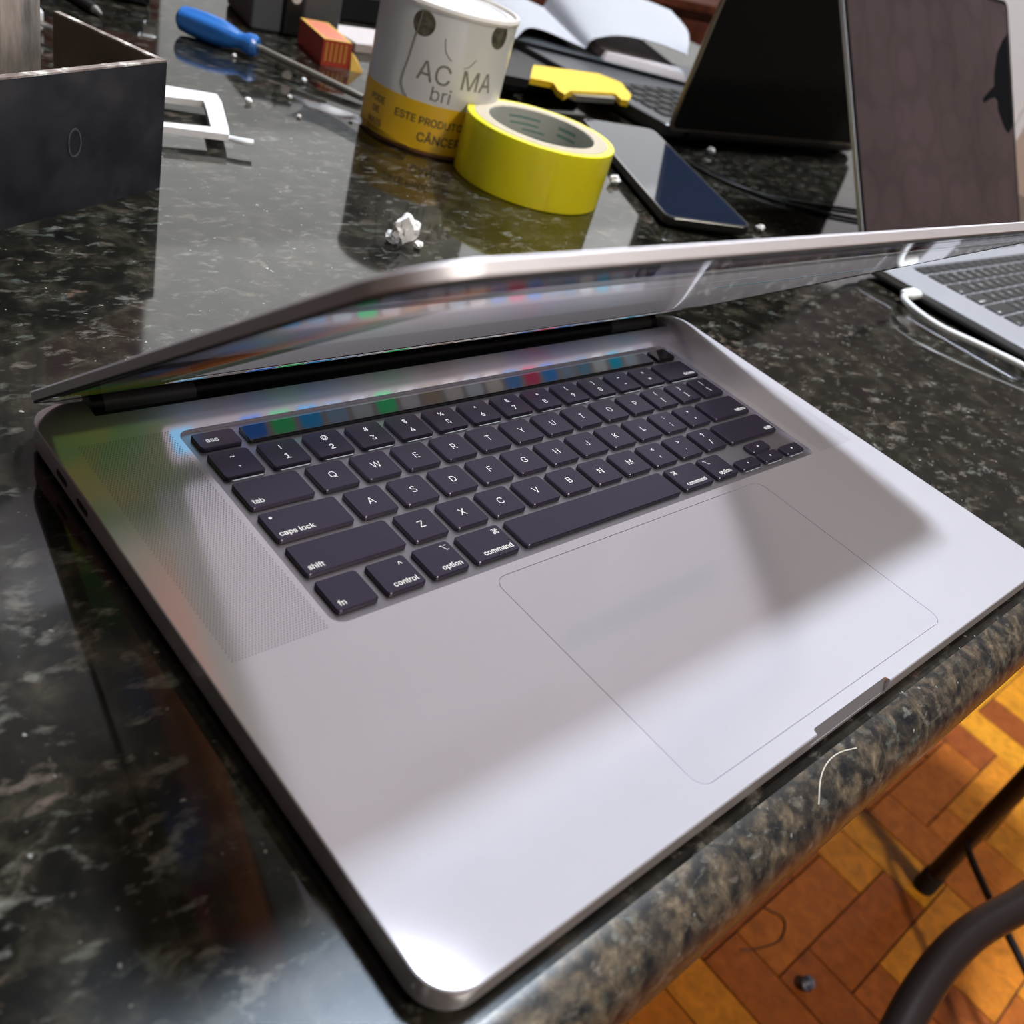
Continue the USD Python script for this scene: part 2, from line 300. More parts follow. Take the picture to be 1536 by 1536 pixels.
# ------------------------------------------------------------------ keyboards
P, PV = 18.57, 17.35
ROWS = [
    [('~', '`', 1)] + [(a, b, 1) for a, b in zip('!@#$%^&*()_+', '1234567890-=')] + [('delete', 'R', 1.5)],
    [('tab', 'L', 1.5)] + [(ch, 'C', 1) for ch in 'QWERTYUIOP'] + [('{', '[', 1), ('}', ']', 1), ('|', '\\', 1)],
    [('caps lock', 'L', 1.75)] + [(ch, 'C', 1) for ch in 'ASDFGHJKL'] + [(':', ';', 1), ('"', "'", 1), ('return', 'R', 1.75)],
    [('shift', 'L', 2.25)] + [(ch, 'C', 1) for ch in 'ZXCVBNM'] + [('<', ',', 1), ('>', '.', 1), ('?', '/', 1), ('shift', 'R', 2.25)],
    [('fn', 'L', 1), ('control', '^', 1), ('option', '\u2325', 1), ('command', '\u2318', 1.25), ('', '', 5), ('command', '\u2318r', 1.25), ('option', '\u2325r', 1)]]
LEGENDS = {}
def legend(a, b, w, h, zt):
    """lettering of one key, centred on (0, 0)"""
    H, S, out = 3.2, 2.1, []
    if b == 'C': out = [centred(text(a, H), 0, 0, zt)]
    elif b in ('L', 'R') or len(a) > 1:
        t = text(a, S, True); bb = t.bounds
        yb = -h / 2 + 2.0
        right = b == 'R' or b in ('^', '\u2325', '\u2318')
        x = (w / 2 - 1.7 - bb[1, 0]) if right else (-w / 2 + 1.9 - bb[0, 0])
        if b in ('\u2325r', '\u2318r') : x = -(bb[0, 0] + bb[1, 0]) / 2 + 0.3
        if h > 12 or True: out = [moved(t, (x, yb, zt))]
        if b == '^': out.append(centred(text('^', 3.2), w / 2 - 3.4, h / 2 - 3.3, zt))
        elif b in ('\u2325', '\u2318'): out.append(centred(text(b, 2.5), w / 2 - 3.2, h / 2 - 3.2, zt))
        elif b in ('\u2325r', '\u2318r'): out.append(centred(text(b[0], 2.5), -w / 2 + 3.6, h / 2 - 3.4, zt))
        if a == 'caps lock': out.append(centred(trimesh.creation.cylinder(0.6, 0.06, sections=16), -w / 2 + 3.2, h / 2 - 3.2, zt))
    elif a: out = [centred(text(a, 2.3, True), 0, 3.2, zt), centred(text(b, 2.7, True), 0, -2.3, zt)]
    return out
def arrow(k):
    a = {0: math.pi, 1: -math.pi / 2, 2: 0, 3: math.pi / 2}[k]
    return tri(ext(Polygon([(0.75 * math.cos(a + t), 0.75 * math.sin(a + t)) for t in (0, 2.2, -2.2)]), 0.52, 0.58))
def key_mesh(x, y, w, h, ztop=0.55, zbot=-0.95, r=1.4):
    return stack([(rrect(x - w / 2, y - h / 2, x + w / 2, y + h / 2, r), zbot), (rrect(x - w / 2, y - h / 2, x + w / 2, y + h / 2, r), ztop - 0.35), (rrect(x - w / 2 + 0.3, y - h / 2 + 0.3, x + w / 2 - 0.3, y + h / 2 - 0.3, r), ztop)])
def keyboard(parent, x0, ytop, zz, keym, legm, leak=None):
    """keys of the five rows and the arrows; x0 = left edge of the first key's cell, ytop = centre of the number row"""
    def one(x, y, w, h, marks):
        k = part(parent, 'key', moved(key_mesh(x, y, w, h), (0, 0, zz)), keym)
        if marks: part(k, 'legend', [moved(m, (x, y, zz)) for m in marks], legm, smooth=False)
        if leak and (y > ytop - 5 or y < ytop - 3.9 * PV and h < 9): part(k, 'backlight', ext(rrect(x - w / 2 + 2.5, y - h / 2 - 0.11, x + w / 2 - 0.6, y + h / 2 + 0.10, 1.0), -1.28 + zz, -1.12 + zz), leak, smooth=False)
    for j, row in enumerate(ROWS):
        u = 0.0
        for a, b, n in row:
            w, h = n * P - 3.3, 14.3
            one(x0 + (u + n / 2) * P, ytop - j * PV, w, h, legend(a, b, w, h, 0.52))
            u += n
    yb = ytop - 4 * PV
    for i, ch in enumerate('\u25c0\u25bc\u25b6'):
        one(x0 + (12 + i) * P, yb - 3.85, P - 3.6, 6.6, [arrow(i)])
    one(x0 + 13 * P, yb + 3.85, P - 3.6, 6.6, [arrow(3)])

# ------------------------------------------------------------------ near laptop
WB, DB, DF = 357.5, 237.0, 1.4
TH = math.radians(37.4); YH, ZH, LL = 241.3, -2.4, 227.0
lap = thing('laptop', 'grey aluminium laptop with its lid half closed over a lit keyboard, nearest the camera', 'laptop', (0, 0, TT))
outer = lambda d: rrect(0, DF, WB, DB, 11.5, 10).buffer(-d, quad_segs=10)
body = stack([(outer(0.5), 0), (outer(0.12), -0.35), (outer(0), -1.0), (outer(0), -8.2), (outer(0.8), -9.4), (outer(3.5), -10.25)])
KX0, KX1, KY0, KY1 = 40.8, 313.6, 106.7, 210.2
well = ext(rrect(KX0, KY0, KX1, KY1, 4.6), -1.3, 1)
TX0, TX1, TY0, TY1 = 99.9, 257.9, 8.4, 102.4
pad_hole = ext(rrect(TX0 - 0.32, TY0 - 0.32, TX1 + 0.32, TY1 + 0.32, 5.3), -0.8, 1)
notch = ext(rrect(152.8, -6, 202.6, 3.7, 1.6), -5.5, 1)
hinge_cut = slab(20, 226.5, -8, WB - 20, 260, 1)
body = body - well - pad_hole - notch - hinge_cut
part(lap, 'base', body, ALU, label='grey aluminium base with palm rest')
part(lap, 'keyboard_well', slab(KX0 + 0.1, KY0 + 0.1, -1.45, KX1 - 0.1, KY1 - 0.1, -1.29), KEYWELL)
part(lap, 'trackpad', ext(rrect(TX0, TY0, TX1, TY1, 5), -0.75, -0.04), ALUP, label='large flat trackpad')
NOTCHM = plain('notch_grey', (0.24, 0.24, 0.25), 0.45, metallic=0.2)
part(lap, 'finger_notch', Manifold.hull_points(np.array([(x, y, z) for x in (153.0, 202.4) for y, z in ((3.65, -0.25), (3.65, -5.4), (2.4, -3.6), (1.5, -5.4))], float)), NOTCHM, label='grey finger notch in the front edge')
keyboard(lap, 42.5, 187.2, 0, KEY, LEG, LEAK)
# function row: esc, touch strip, fingerprint key
def low_key(name, x0, x1, mat, marks=None, r=1.4, ztop=0.55):
    k = part(lap, name, key_mesh((x0 + x1) / 2, 202.0, x1 - x0, 9.0, ztop=ztop, r=r), mat)
    if marks: part(k, 'legend', marks, LEG, smooth=False)
low_key('key', 44.2, 60.0, KEY, [centred(text('esc', 2.1, True), 50.0, 201.3, 0.52)])
low_key('touch_strip', 62.5, 293.5, plain('touch_strip_glass', (0.006, 0.006, 0.008), 0.13, ior=1.7), ztop=0.25)
low_key('fingerprint_key', 296.2, 310.6, GLASSB)
# speaker holes
def holes(xa, xb, ya, yb):
    v, f = [], []; a = np.arange(6) * math.pi / 3; n = 0; row = 0
    y = ya
    while y < yb:
        x = xa + (0.5 if row % 2 else 0)
        while x < xb:
            v.append(np.c_[x + 0.23 * np.cos(a), y + 0.23 * np.sin(a), np.full(6, 0.03)]); f += [[n, n + 1, n + 2], [n, n + 2, n + 3], [n, n + 3, n + 4], [n, n + 4, n + 5]]; n += 6; x += 1.0
        y += 0.92; row += 1
    return trimesh.Trimesh(np.vstack(v), f, process=False)
HOLE = plain('speaker_hole', (0.13, 0.13, 0.14), 0.7)
part(lap, 'speaker_grille', holes(8, 38.6, 107, 211), HOLE, smooth=False, kind='stuff', label='fine speaker perforation')
part(lap, 'speaker_grille', holes(319, 349.5, 107, 211), HOLE, smooth=False, kind='stuff')
for y in (203, 187): part(lap, 'port', [place(ext(rrect(-4.2, -1.25, 4.2, 1.25, 1.2), 0, 0.35), (-0.12, y, -4.6), (0, 1, 0), (0, 0, 1), (1, 0, 0))], BLACKP, label='small dark port in the left side')
for x in (28, WB - 28):
    for y in (28, DB - 28): part(lap, 'foot', lathe([(0, TT + 0.05), (8, TT + 0.05), (9, -10.3), (0, -10.1)], (x, y, 0), 24), RUBBER)
part(lap, 'hinge_channel', slab(20.1, 226.6, -7.9, WB - 20.1, 236.6, -3.2), LOOKS['black_plastic'])  # black channel, widened to stand in for the dark lid reflection
part(lap, 'hinge', tube([(21.5, 237.2, -2.6), (WB - 21.5, 237.2, -2.6)], 4.3, 20, smooth=False), BLACKP, label='black hinge bar')
HCOV = plain('hinge_cover_grey', (0.12, 0.12, 0.125), 0.35)
for xa in (26, WB - 60): part(lap, 'hinge_cover', tube([(xa, 237.2, -2.6), (xa + 34, 237.2, -2.6)], 4.45, 20, smooth=False), HCOV)
# lid: local axes u = x, s = along the lid from the hinge, w = outwards
LU, LS, LW = np.array([1, 0, 0.]), np.array([0, -math.cos(TH), math.sin(TH)]), np.array([0, math.sin(TH), math.cos(TH)])
def onlid(mesh): return place(mesh, (0, YH, ZH), LU, LS, LW)
lo = lambda d: rrect(0, 4.5, WB, LL, 16.5, 12).buffer(-d, quad_segs=10)
lid_shell = stack([(lo(0.2), 0.7), (lo(0), 0.9), (lo(0), 3.4), (lo(0.4), 3.8)]) - ext(rrect(1.1, 5.6, WB - 1.1, LL - 1.1, 15.5), -1, 1.0)
part(lap, 'gasket', onlid(ext(rrect(0.15, 4.7, WB - 0.15, LL - 0.15, 16.3, 12).difference(rrect(1.3, 5.8, WB - 1.3, LL - 1.3, 15.3, 12)), 0.0, 0.69)), RUBBER, label='black rubber gasket round the display')
part(lap, 'lid', onlid(lid_shell), alu('lid_aluminium', (0.88, 0.83, 0.85), 0.55, 0.97), label='grey aluminium lid shell')
disp = part(lap, 'display', onlid(ext(rrect(1.4, 5.9, WB - 1.4, LL - 1.4, 15.2), 0.12, 0.98)), GLASSB, label='black glass display')
def em(name, col, k, extra=None):
    return look(name, {'p': ('principled_bsdf', {'base_color': (0.01, 0.01, 0.01), 'roughness': 0.3, 'specular_ior_level': 0.0, 'coat_weight': 1.0, 'coat_ior': 1.5, 'coat_roughness': 0.03, 'emission_color': col, 'emission_strength': k * SCREEN})})
wall_nodes = {'g': ('geometry', {}), 'sep': ('separate_xyz', {}), 'n': ('noise_texture', {'scale': 26.0, 'detail': 3.0, 'distortion': 0.4}),
    'r1': ('rgb_ramp', {'ramp': [(0.34, (0.05, 0.09, 0.22)), (0.44, (0.03, 0.03, 0.045)), (0.56, (0.05, 0.035, 0.04)), (0.66, (0.30, 0.05, 0.07)), (0.74, (0.10, 0.14, 0.22))]}),
    'mp': ('mapping', {'scale': (75.0, 9.0, 9.0)}), 'n2': ('noise_texture', {'scale': 1.0, 'detail': 4.0, 'distortion': 0.5}),
    'r2': ('rgb_ramp', {'ramp': [(0.35, (0.02, 0.13, 0.02)), (0.55, (0.06, 0.13, 0.02)), (0.68, (0.16, 0.14, 0.012))]}),
    'r3': ('rgb_ramp', {'ramp': [(0.35, (0.02, 0.025, 0.03)), (0.5, (0.34, 0.10, 0.03)), (0.62, (0.55, 0.20, 0.08)), (0.72, (0.10, 0.05, 0.04))]}),
    'sx': ('map_range', {'from_min': 0.0, 'from_max': 0.048}), 'streak': ('rgb_ramp', {'ramp': [(0.0, (0, 0, 0)), (0.30, (0, 0, 0)), (0.5, (1, 1, 1)), (0.66, (1, 1, 1)), (0.8, (0.1, 0.1, 0.1)), (1.0, (0, 0, 0))]}),
    'mz': ('map_range', {'range_type': 'smoothstep', 'from_min': ZD + 0.022, 'from_max': ZD + 0.050, 'clamp': True}), 'mx': ('mix_color', {'blend_type': 'mix'}), 'my': ('mix_color', {'blend_type': 'mix'}),
    'gx': ('map_range', {'range_type': 'smoothstep', 'from_min': 0.040, 'from_max': 0.056, 'clamp': True}), 'mw': ('mix_color', {'blend_type': 'mix', 'b': (0.10, 0.075, 0.085)}),
    'p': ('principled_bsdf', {'base_color': (0.01, 0.01, 0.01), 'roughness': 0.3, 'specular_ior_level': 0.0, 'coat_weight': 1.0, 'coat_ior': 1.5, 'coat_roughness': 0.03, 'emission_strength': 0.65 * SCREEN})}
WALLP = look('wallpaper_image', wall_nodes, [('g.position', 'sep.vector'), ('g.position', 'n.vector'), ('g.position', 'mp.vector'), ('mp.vector', 'n2.vector'), ('n.fac', 'r1.fac'), ('n.fac', 'r2.fac'), ('n2.fac', 'r3.fac'), ('sep.x', 'sx.value'), ('sx.result', 'streak.fac'),
    ('sep.z', 'mz.value'), ('mz.result', 'mx.fac'), ('sep.x', 'gx.value'), ('r2.color', 'mw.a'), ('gx.result', 'mw.fac'), ('mw.result', 'mx.a'), ('r1.color', 'my.a'), ('r3.color', 'my.b'), ('streak.color', 'my.fac'), ('my.result', 'mx.b'), ('mx.result', 'p.emission_color')])
SX0, SX1, SS0, SS1 = 6.5, WB - 6.5, 16.0, LL - 6.5
def flat(x0, s0, x1, s1, lvl, r=0): return onlid(ext(rrect(x0, s0, x1, s1, r), 0.12 - 0.04 * lvl, 0.12 - 0.04 * lvl + 0.03))
part(disp, 'wallpaper', flat(SX0, SS0, SX1, SS1, 1), WALLP, smooth=False, label='green and orange desktop picture')
part(disp, 'app_window', flat(44, 42, 342, 205, 2, 3), em('window_page', (0.94, 0.89, 0.97), 0.58), smooth=False, label='pale app window')
part(disp, 'side_panel', flat(33, 42, 44, 205, 2, 1), em('side_panel_image', (0.42, 0.46, 0.38), 0.30), smooth=False)  # dim strip added to soften the page edge reflected on the deck
part(disp, 'window_bar', flat(44, 196, 342, 205, 3, 3), em('window_bar_image', (0.5, 0.52, 0.52), 0.5), smooth=False)
for k, (x0, x1, s) in enumerate([(70, 120, 186), (90, 180, 172), (190, 310, 150)]):
    part(disp, 'text_line', flat(x0, s, x1, s + 2.2, 3), em('line_image_%s' % 'abcdefg'[k], (0.10, 0.36, 0.46) if k == 2 else (0.45, 0.47, 0.47), 0.7), smooth=False)
part(disp, 'menu_bar', flat(SX0, SS1 - 5, SX1, SS1, 2), em('menu_bar_image', (0.30, 0.25, 0.32), 0.35), smooth=False)
part(disp, 'dock', flat(43, 19, 328, 33.5, 2, 3), em('dock_image', (0.78, 0.66, 0.68), 0.62), smooth=False, label='pale dock strip')
cols = [(0.25, 0.65, 1.0), (0.05, 0.25, 0.9), (0.08, 0.75, 0.25), (0.05, 0.45, 1.0), (0.35, 0.5, 0.7), (0.6, 0.65, 0.7), (0.08, 0.85, 0.3), (0.75, 0.7, 0.75), (0.5, 0.38, 0.3), (0.8, 0.72, 0.7), (0.72, 0.75, 0.85), (0.85, 0.75, 0.7), (0.15, 0.35, 0.8), (0.95, 0.10, 0.22), (0.08, 0.35, 0.95), (0.35, 0.45, 0.6), (0.2, 0.4, 0.6), (0.75, 0.8, 0.8), (0.02, 0.6, 0.9), (0.55, 0.65, 0.75), (0.3, 0.3, 0.4)]
for i, cc in enumerate(cols):
    x = 65.9 + (i - 0) * 12.6 if i else 50.5
    part(disp, 'dock_icon', flat(x - 5, 20.5, x + 5, 30.5, 3, 2.2), em('icon_image_%s' % 'abcdefghijklmnopqrstu'[i], cc, 1.15), smooth=False)

# ------------------------------------------------------------------ second laptop, at the right
X2, Y2H, D2, W2 = 649.0, 273.0, 236.0, 338.0
lap2 = thing('laptop', 'pale grey open laptop at the right with a dim brown screen and white cable', 'laptop', (X2, Y2H - D2, TT))
o2 = lambda d: rrect(X2, Y2H - D2, X2 + W2, Y2H, 9, 8).buffer(-d, quad_segs=8)
base2 = stack([(o2(0.5), 0), (o2(0), -0.6), (o2(0), -4.5), (o2(1.5), -6.4), (o2(6), -9.3), (o2(11), -10.3)])
k2x, k2y = X2 + 47, Y2H - 41.0
wk = (k2x - 1.2, k2y - 79.0, k2x + 14.5 * P + 1.2, k2y + 22)
base2 = base2 - ext(rrect(wk[0], wk[1], wk[2], wk[3], 3), -1.3, 1)
part(lap2, 'base', base2, ALU2, label='pale grey base')
part(lap2, 'keyboard_well', slab(wk[0] + .1, wk[1] + .1, -1.45, wk[2] - .1, wk[3] - .1, -1.29), ALU2)
keyboard(lap2, k2x, k2y, 0, plain('grey_lit_key', (0.05, 0.05, 0.05), 0.35), LEGDIM)
for i in range(14):
    part(lap2, 'key', moved(key_mesh(k2x + (i + 0.5) * P * 14.5 / 14, k2y + 15.4, P * 14.5 / 14 - 2.75, 9.2), (0, 0, 0)), LOOKS['grey_lit_key'])
part(lap2, 'trackpad', ext(rrect(X2 + 100, Y2H - D2 + 7, X2 + W2 - 100, Y2H - D2 + 95, 4), -0.5, 0.05), ALU2)
for x in (X2 + 25, X2 + W2 - 25):
    for y in (Y2H - D2 + 25, Y2H - 25): part(lap2, 'foot', lathe([(0, TT + 0.05), (8, TT + 0.05), (9, -10.3), (0, -10.1)], (x, y, 0), 24), RUBBER)
part(lap2, 'hinge', tube([(X2 + 25, Y2H - 1, -2), (X2 + W2 - 25, Y2H - 1, -2)], 3.6, 16, smooth=False), BLACKP)
A2 = math.atan2(0.811, 0.585)
U2, S2, W2v = np.array([1, 0, 0.]), np.array([0, 0.585, 0.811]), np.array([0, 0.811, -0.585])
onlid2 = lambda m: place(m, (X2, Y2H + 1.5, 1.5), U2, S2, W2v)
part(lap2, 'lid', onlid2(stack([(rrect(0, 2, W2, D2 - 2, 9), 0), (rrect(0, 2, W2, D2 - 2, 9), 3.2), (rrect(2, 4, W2 - 2, D2 - 4, 8), 4.4)])), ALU2, label='pale grey lid rim')
d2 = part(lap2, 'display', onlid2(ext(rrect(1.6, 3.6, W2 - 1.6, D2 - 3.6, 8), -0.5, -0.02)), GLASSB, label='glossy display')
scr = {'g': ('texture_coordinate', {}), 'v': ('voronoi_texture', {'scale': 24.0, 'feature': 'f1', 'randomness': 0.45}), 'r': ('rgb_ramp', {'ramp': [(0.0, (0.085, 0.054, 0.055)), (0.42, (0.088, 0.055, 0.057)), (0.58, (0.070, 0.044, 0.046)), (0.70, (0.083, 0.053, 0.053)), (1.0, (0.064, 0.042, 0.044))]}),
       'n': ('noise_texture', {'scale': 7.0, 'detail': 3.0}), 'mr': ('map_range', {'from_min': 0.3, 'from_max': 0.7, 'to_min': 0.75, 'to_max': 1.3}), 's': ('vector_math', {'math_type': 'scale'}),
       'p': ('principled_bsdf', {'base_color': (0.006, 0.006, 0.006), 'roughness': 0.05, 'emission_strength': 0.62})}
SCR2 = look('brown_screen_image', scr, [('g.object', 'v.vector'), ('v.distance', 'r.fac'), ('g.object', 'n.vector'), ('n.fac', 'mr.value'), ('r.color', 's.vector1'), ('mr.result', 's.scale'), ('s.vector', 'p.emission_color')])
part(d2, 'screen_image', onlid2(ext(sbox(6, 12, W2 - 6, D2 - 8), -0.56, -0.52)), SCR2, smooth=False, label='dim brown picture of overlapping rings')  # glowing brown rings stand in for a room reflection in the glass
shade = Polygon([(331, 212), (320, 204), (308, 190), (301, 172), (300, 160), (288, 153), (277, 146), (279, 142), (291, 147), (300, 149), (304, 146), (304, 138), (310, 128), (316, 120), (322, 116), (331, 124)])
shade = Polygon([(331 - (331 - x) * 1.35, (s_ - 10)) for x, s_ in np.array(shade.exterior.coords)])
part(d2, 'dark_shape', onlid2(ext(shade, -0.62, -0.58)), plain('dark_image', (0.004, 0.004, 0.005), 0.6, specular_ior_level=0.05), smooth=False, label='dark bird-like shape at the screen edge')  # matte black cut-out painted as a dark reflection in the glass

# white charging cable plugged into the second laptop
cb = thing('charging_cable', 'white charging cable curling out of the side of the pale laptop', 'cable', (620, 150, TT))
part(cb, 'plug', place(stack([(rrect(-5.6, -3, 5.6, 3, 2.8), 0), (rrect(-5.6, -3, 5.6, 3, 2.8), 15), (rrect(-3.5, -2, 3.5, 2, 1.9), 19)]), (648.5, 223, -3.4), (0, 1, 0), (0, 0, 1), (-1, 0, 0)), WHITEP)
part(cb, 'cord', tube([(634, 223, -3.4), (622, 220, -3), (612, 210, -3), (606, 194, -3.4), (606, 178, -4), (612, 158, -4), (619, 138, -4.2), (626, 118, -5), (636, 80, -7), (640, 30, -9), (650, -10, -9.0)], 2.6, 10), WHITEP)

# ------------------------------------------------------------------ black laptop facing away
bl = thing('laptop', 'black laptop turned away, its matte lid upright behind the phone', 'laptop', (710, 545, TT))
a0, a1 = np.array([712, 547.0]), np.array([1078, 532.0])
ux = (a1 - a0) / np.linalg.norm(a1 - a0); uy = np.array([-ux[1], ux[0]])
BX, BY = np.r_[ux, 0], np.r_[uy, 0]
onb = lambda m: place(m, (a0[0], a0[1], TT), BX, BY, (0, 0, 1))
WL = 366.0
DKGREY = plain('dark_grey_shell', (0.10, 0.10, 0.105), 0.38, metallic=0.3)
part(bl, 'base', onb(stack([(rrect(3, 8, WL - 3, 258, 6), 2), (rrect(0, 4, WL, 262, 6), 6), (rrect(0, 4, WL, 262, 6), 15), (rrect(1, 5, WL - 1, 261, 6), 16)])), DKGREY, label='dark grey base')
for x in (20, WL - 20):
    for y in (20, 245): part(bl, 'foot', onb(lathe([(0, 0.05), (7, 0.05), (7, 2.2), (0, 2.2)], (x, y, 0), 16)), RUBBER)
for r_ in range(5):
    for k in range(14):
        part(bl, 'key', onb(stack([(rrect(22 + k * 23, 30 + r_ * 21, 41 + k * 23, 47 + r_ * 21, 1.5), 16), (rrect(22.6 + k * 23, 30.6 + r_ * 21, 40.4 + k * 23, 46.4 + r_ * 21, 1.5), 17.6)])), BLACKP)
lean = np.array([0, -0.06, 1.0]); lean /= np.linalg.norm(lean)
LZ = lean[1] * BY + np.array([0, 0, lean[2]]); LN = np.cross(BX, LZ)
onbl = lambda m: place(m, np.r_[a0, TT] + 5 * BY + np.array([0, 0, 13.0]), BX, LZ, LN)
part(bl, 'lid', onbl(stack([(rrect(1.5, 0, WL - 1.5, 246, 8), 0.0), (rrect(0, -1, WL, 248, 8), 1.5), (rrect(0, -1, WL, 248, 8), 5)])), plain('lid_bronze_rim', (0.30, 0.26, 0.21), 0.4, metallic=0.4), label='dull bronze lid rim')
part(bl, 'lid_back', onbl(ext(rrect(2.6, 2, WL - 2.6, 244, 7), 4.9, 5.5)), BLACKM, label='matte black lid back')
part(bl, 'hinge', onb(tube([(30, 3.5, 9), (WL - 30, 3.5, 9)], 5.5, 14, smooth=False)), BLACKP)

# phone / slab lying tilted between tape and laptop
ph = thing('phone', 'long dark glossy phone lying on the counter beside the yellow tape', 'phone', (560, 470, TT))
pd = np.array([122, 226.0]); pd /= np.linalg.norm(pd); pr = np.array([pd[1], -pd[0]])
tl = math.radians(4.0)
PX, PY = np.r_[pr * math.cos(tl), math.sin(tl)], np.r_[pd, 0]; PZ = np.cross(PX, PY)
PHW, PHL = 74, 238
onp = lambda m: place(m, (500, 366, TT + 1.5), PX, PY, PZ)
part(ph, 'body', onp(stack([(rrect(1.5, 1.5, PHW - 1.5, PHL - 1.5, 7), 0), (rrect(0, 0, PHW, PHL, 8), 2), (rrect(0, 0, PHW, PHL, 8), 6.6), (rrect(.6, .6, PHW - .6, PHL - .6, 8), 7.4)])), plain('phone_body', (0.012, 0.012, 0.012), 0.25))
part(ph, 'rim', onp(ext(rrect(0.5, 0.5, PHW - 0.5, PHL - 0.5, 8).difference(rrect(2.2, 2.2, PHW - 2.2, PHL - 2.2, 6.5)), 7.35, 7.75)), plain('phone_rim', (0.35, 0.35, 0.36), 0.25, metallic=0.9))
part(ph, 'screen', onp(ext(rrect(2.2, 2.2, PHW - 2.2, PHL - 2.2, 6.5), 7.3, 7.7)), plain('phone_glass', (0.012, 0.018, 0.035), 0.05, ior=1.9), label='glossy dark blue screen')

# ------------------------------------------------------------------ paint can
cx, cy, cr, ch = 396.6, 536.2, 49.5, 98.2
can = thing('paint_can', 'white and yellow printed tin can standing behind the tape roll', 'can', (cx, cy, TT))
CANW = plain('can_print_white', (0.74, 0.735, 0.71), 0.32, coat_weight=0.3)
CANY = plain('can_print_yellow', (0.84, 0.50, 0.012), 0.35, coat_weight=0.3)
TIN = plain('tin_metal', (0.55, 0.53, 0.50), 0.3, metallic=0.9)
part(can, 'body', lathe([(0, 34), (cr, 34), (cr, ch - 3), (cr - 1, ch - 3), (0, ch - 4)], (cx, cy, TT), 96), CANW, label='white printed upper wall')
part(can, 'band', lathe([(0, 1.5), (cr - 1, 1.5), (cr + 0.05, 3), (cr + 0.05, 35.5), (cr - 1, 35.6), (0, 35.6)], (cx, cy, TT), 96), CANY, label='yellow warning band')
part(can, 'bottom_rim', lathe([(0, 0.05), (cr + 0.6, 0.05), (cr + 1.0, 1), (cr + 0.6, 2.4), (0, 2.4)], (cx, cy, TT), 96), plain('rusty_rim', (0.16, 0.07, 0.03), 0.5, metallic=0.5))
part(can, 'top_rim', lathe([(cr - 3, ch - 4), (cr + 0.8, ch - 4), (cr + 1.2, ch - 2), (cr + 0.4, ch), (cr - 2, ch), (cr - 3, ch - 2), (cr - 3, ch - 4)], (cx, cy, TT), 96), plain('rim_cream', (0.72, 0.66, 0.60), 0.3))
part(can, 'lid', lathe([(0, ch - 6), (cr - 2.8, ch - 6), (cr - 2.8, ch - 2.2), (cr - 8, ch - 1.6), (cr - 10, ch - 3.5), (0, ch - 3.5)], (cx, cy, TT), 96), plain('lid_white', (0.72, 0.69, 0.68), 0.4), label='whitish lid')
VIEW = math.atan2(CAM[1] - cy, CAM[0] - cx)
def wrap(m, ang, z, r, off=0.0):
    """bends flat lettering (x right, y up) round the can; ang: degrees to the right of the side facing the camera"""
    m = tri(m).copy(); m = m.subdivide_to_size(4.0) if False else m
    v = np.array(m.vertices); a = VIEW + math.radians(ang) + v[:, 0] / r; rr = r + off + v[:, 2]
    m.vertices = np.c_[cx + rr * np.cos(a), cy + rr * np.sin(a), TT + z + v[:, 1]]; return m
def mid(m):
    b = m.bounds; m = m.copy(); m.apply_translation([-(b[0, 0] + b[1, 0]) / 2, 0, 0]); return m
INK = plain('brown_ink', (0.09, 0.07, 0.035), 0.5)
INKG = plain('grey_ink', (0.22, 0.21, 0.17), 0.5)
def grid_plane(w, h, n=24): 
    x = np.linspace(-w / 2, w / 2, n + 1); v = np.array([[a, b, 0] for a in x for b in (-h / 2, h / 2)]); f = []
    for i in range(n): f += [[2 * i, 2 * i + 2, 2 * i + 3], [2 * i, 2 * i + 3, 2 * i + 1]]
    return trimesh.Trimesh(v, f, process=False)
TA = 10
part(can, 'lettering', [wrap(mid(text('AC', 13, depth=0.15)), TA - 12, 50, cr), wrap(mid(text('MA', 13, depth=0.15)), TA + 27, 50, cr)], INKG, smooth=False, label='faded capitals')
part(can, 'lettering', [wrap(mid(text('bri', 9.5, depth=0.15)), TA - 3, 38.5, cr)], INKG, smooth=False)
part(can, 'lettering', [wrap(mid(text('ESTE PRODUTO', 5.0, True, depth=0.15)), 2, 21, cr), wrap(mid(text('C\u00c2NCER', 6.0, True, depth=0.15)), 14, 9, cr)], INK, smooth=False)
part(can, 'lettering', [wrap(mid(text(t, 4.4, True, depth=0.15)), -49, z, cr) for t, z in (('PODE', 24), ('DE', 16.5), ('MAIS', 8))], INK, smooth=False)
def disc(r, n=28):
    a = np.arange(n) * 2 * np.pi / n; v = [[0, 0, 0]]; f = []
    for q in (0.33, 0.66, 1.0): v += [[q * r * math.cos(t), q * r * math.sin(t), 0] for t in a]
    for i in range(n):
        j = (i + 1) % n; f.append([0, 1 + i, 1 + j])
        for k in range(2): o = 1 + k * n; f += [[o + i, o + n + i, o + n + j], [o + i, o + n + j, o + j]]
    return trimesh.Trimesh(v, f, process=False)
SEAL = worn('seal_print', [(0.35, (0.035, 0.032, 0.02)), (0.65, (0.16, 0.15, 0.10))], 260.0, 3.0, (0.4, 0.5))
for a, z in ((-18, 85), (49, 88)): part(can, 'printed_seal', wrap(disc(8.2), a, z, cr, 0.12), SEAL, smooth=False, label='dark round seal')
line = lambda pts, w=0.9: trimesh.util.concatenate([wrap(tube([(x, y, 0) for x, y in pts], w / 2, 6, 8), 0, 0, cr, 0.0)])
part(can, 'printed_line', [line([(-17.8, 93), (-19, 82), (-21.5, 62), (-24, 46), (-22, 40), (-18, 36)], 1.1), line([(1, 80), (3, 72), (8, 67)], 0.7), line([(26, 71), (22, 66), (18, 64)], 0.6)], INKG, smooth=False)

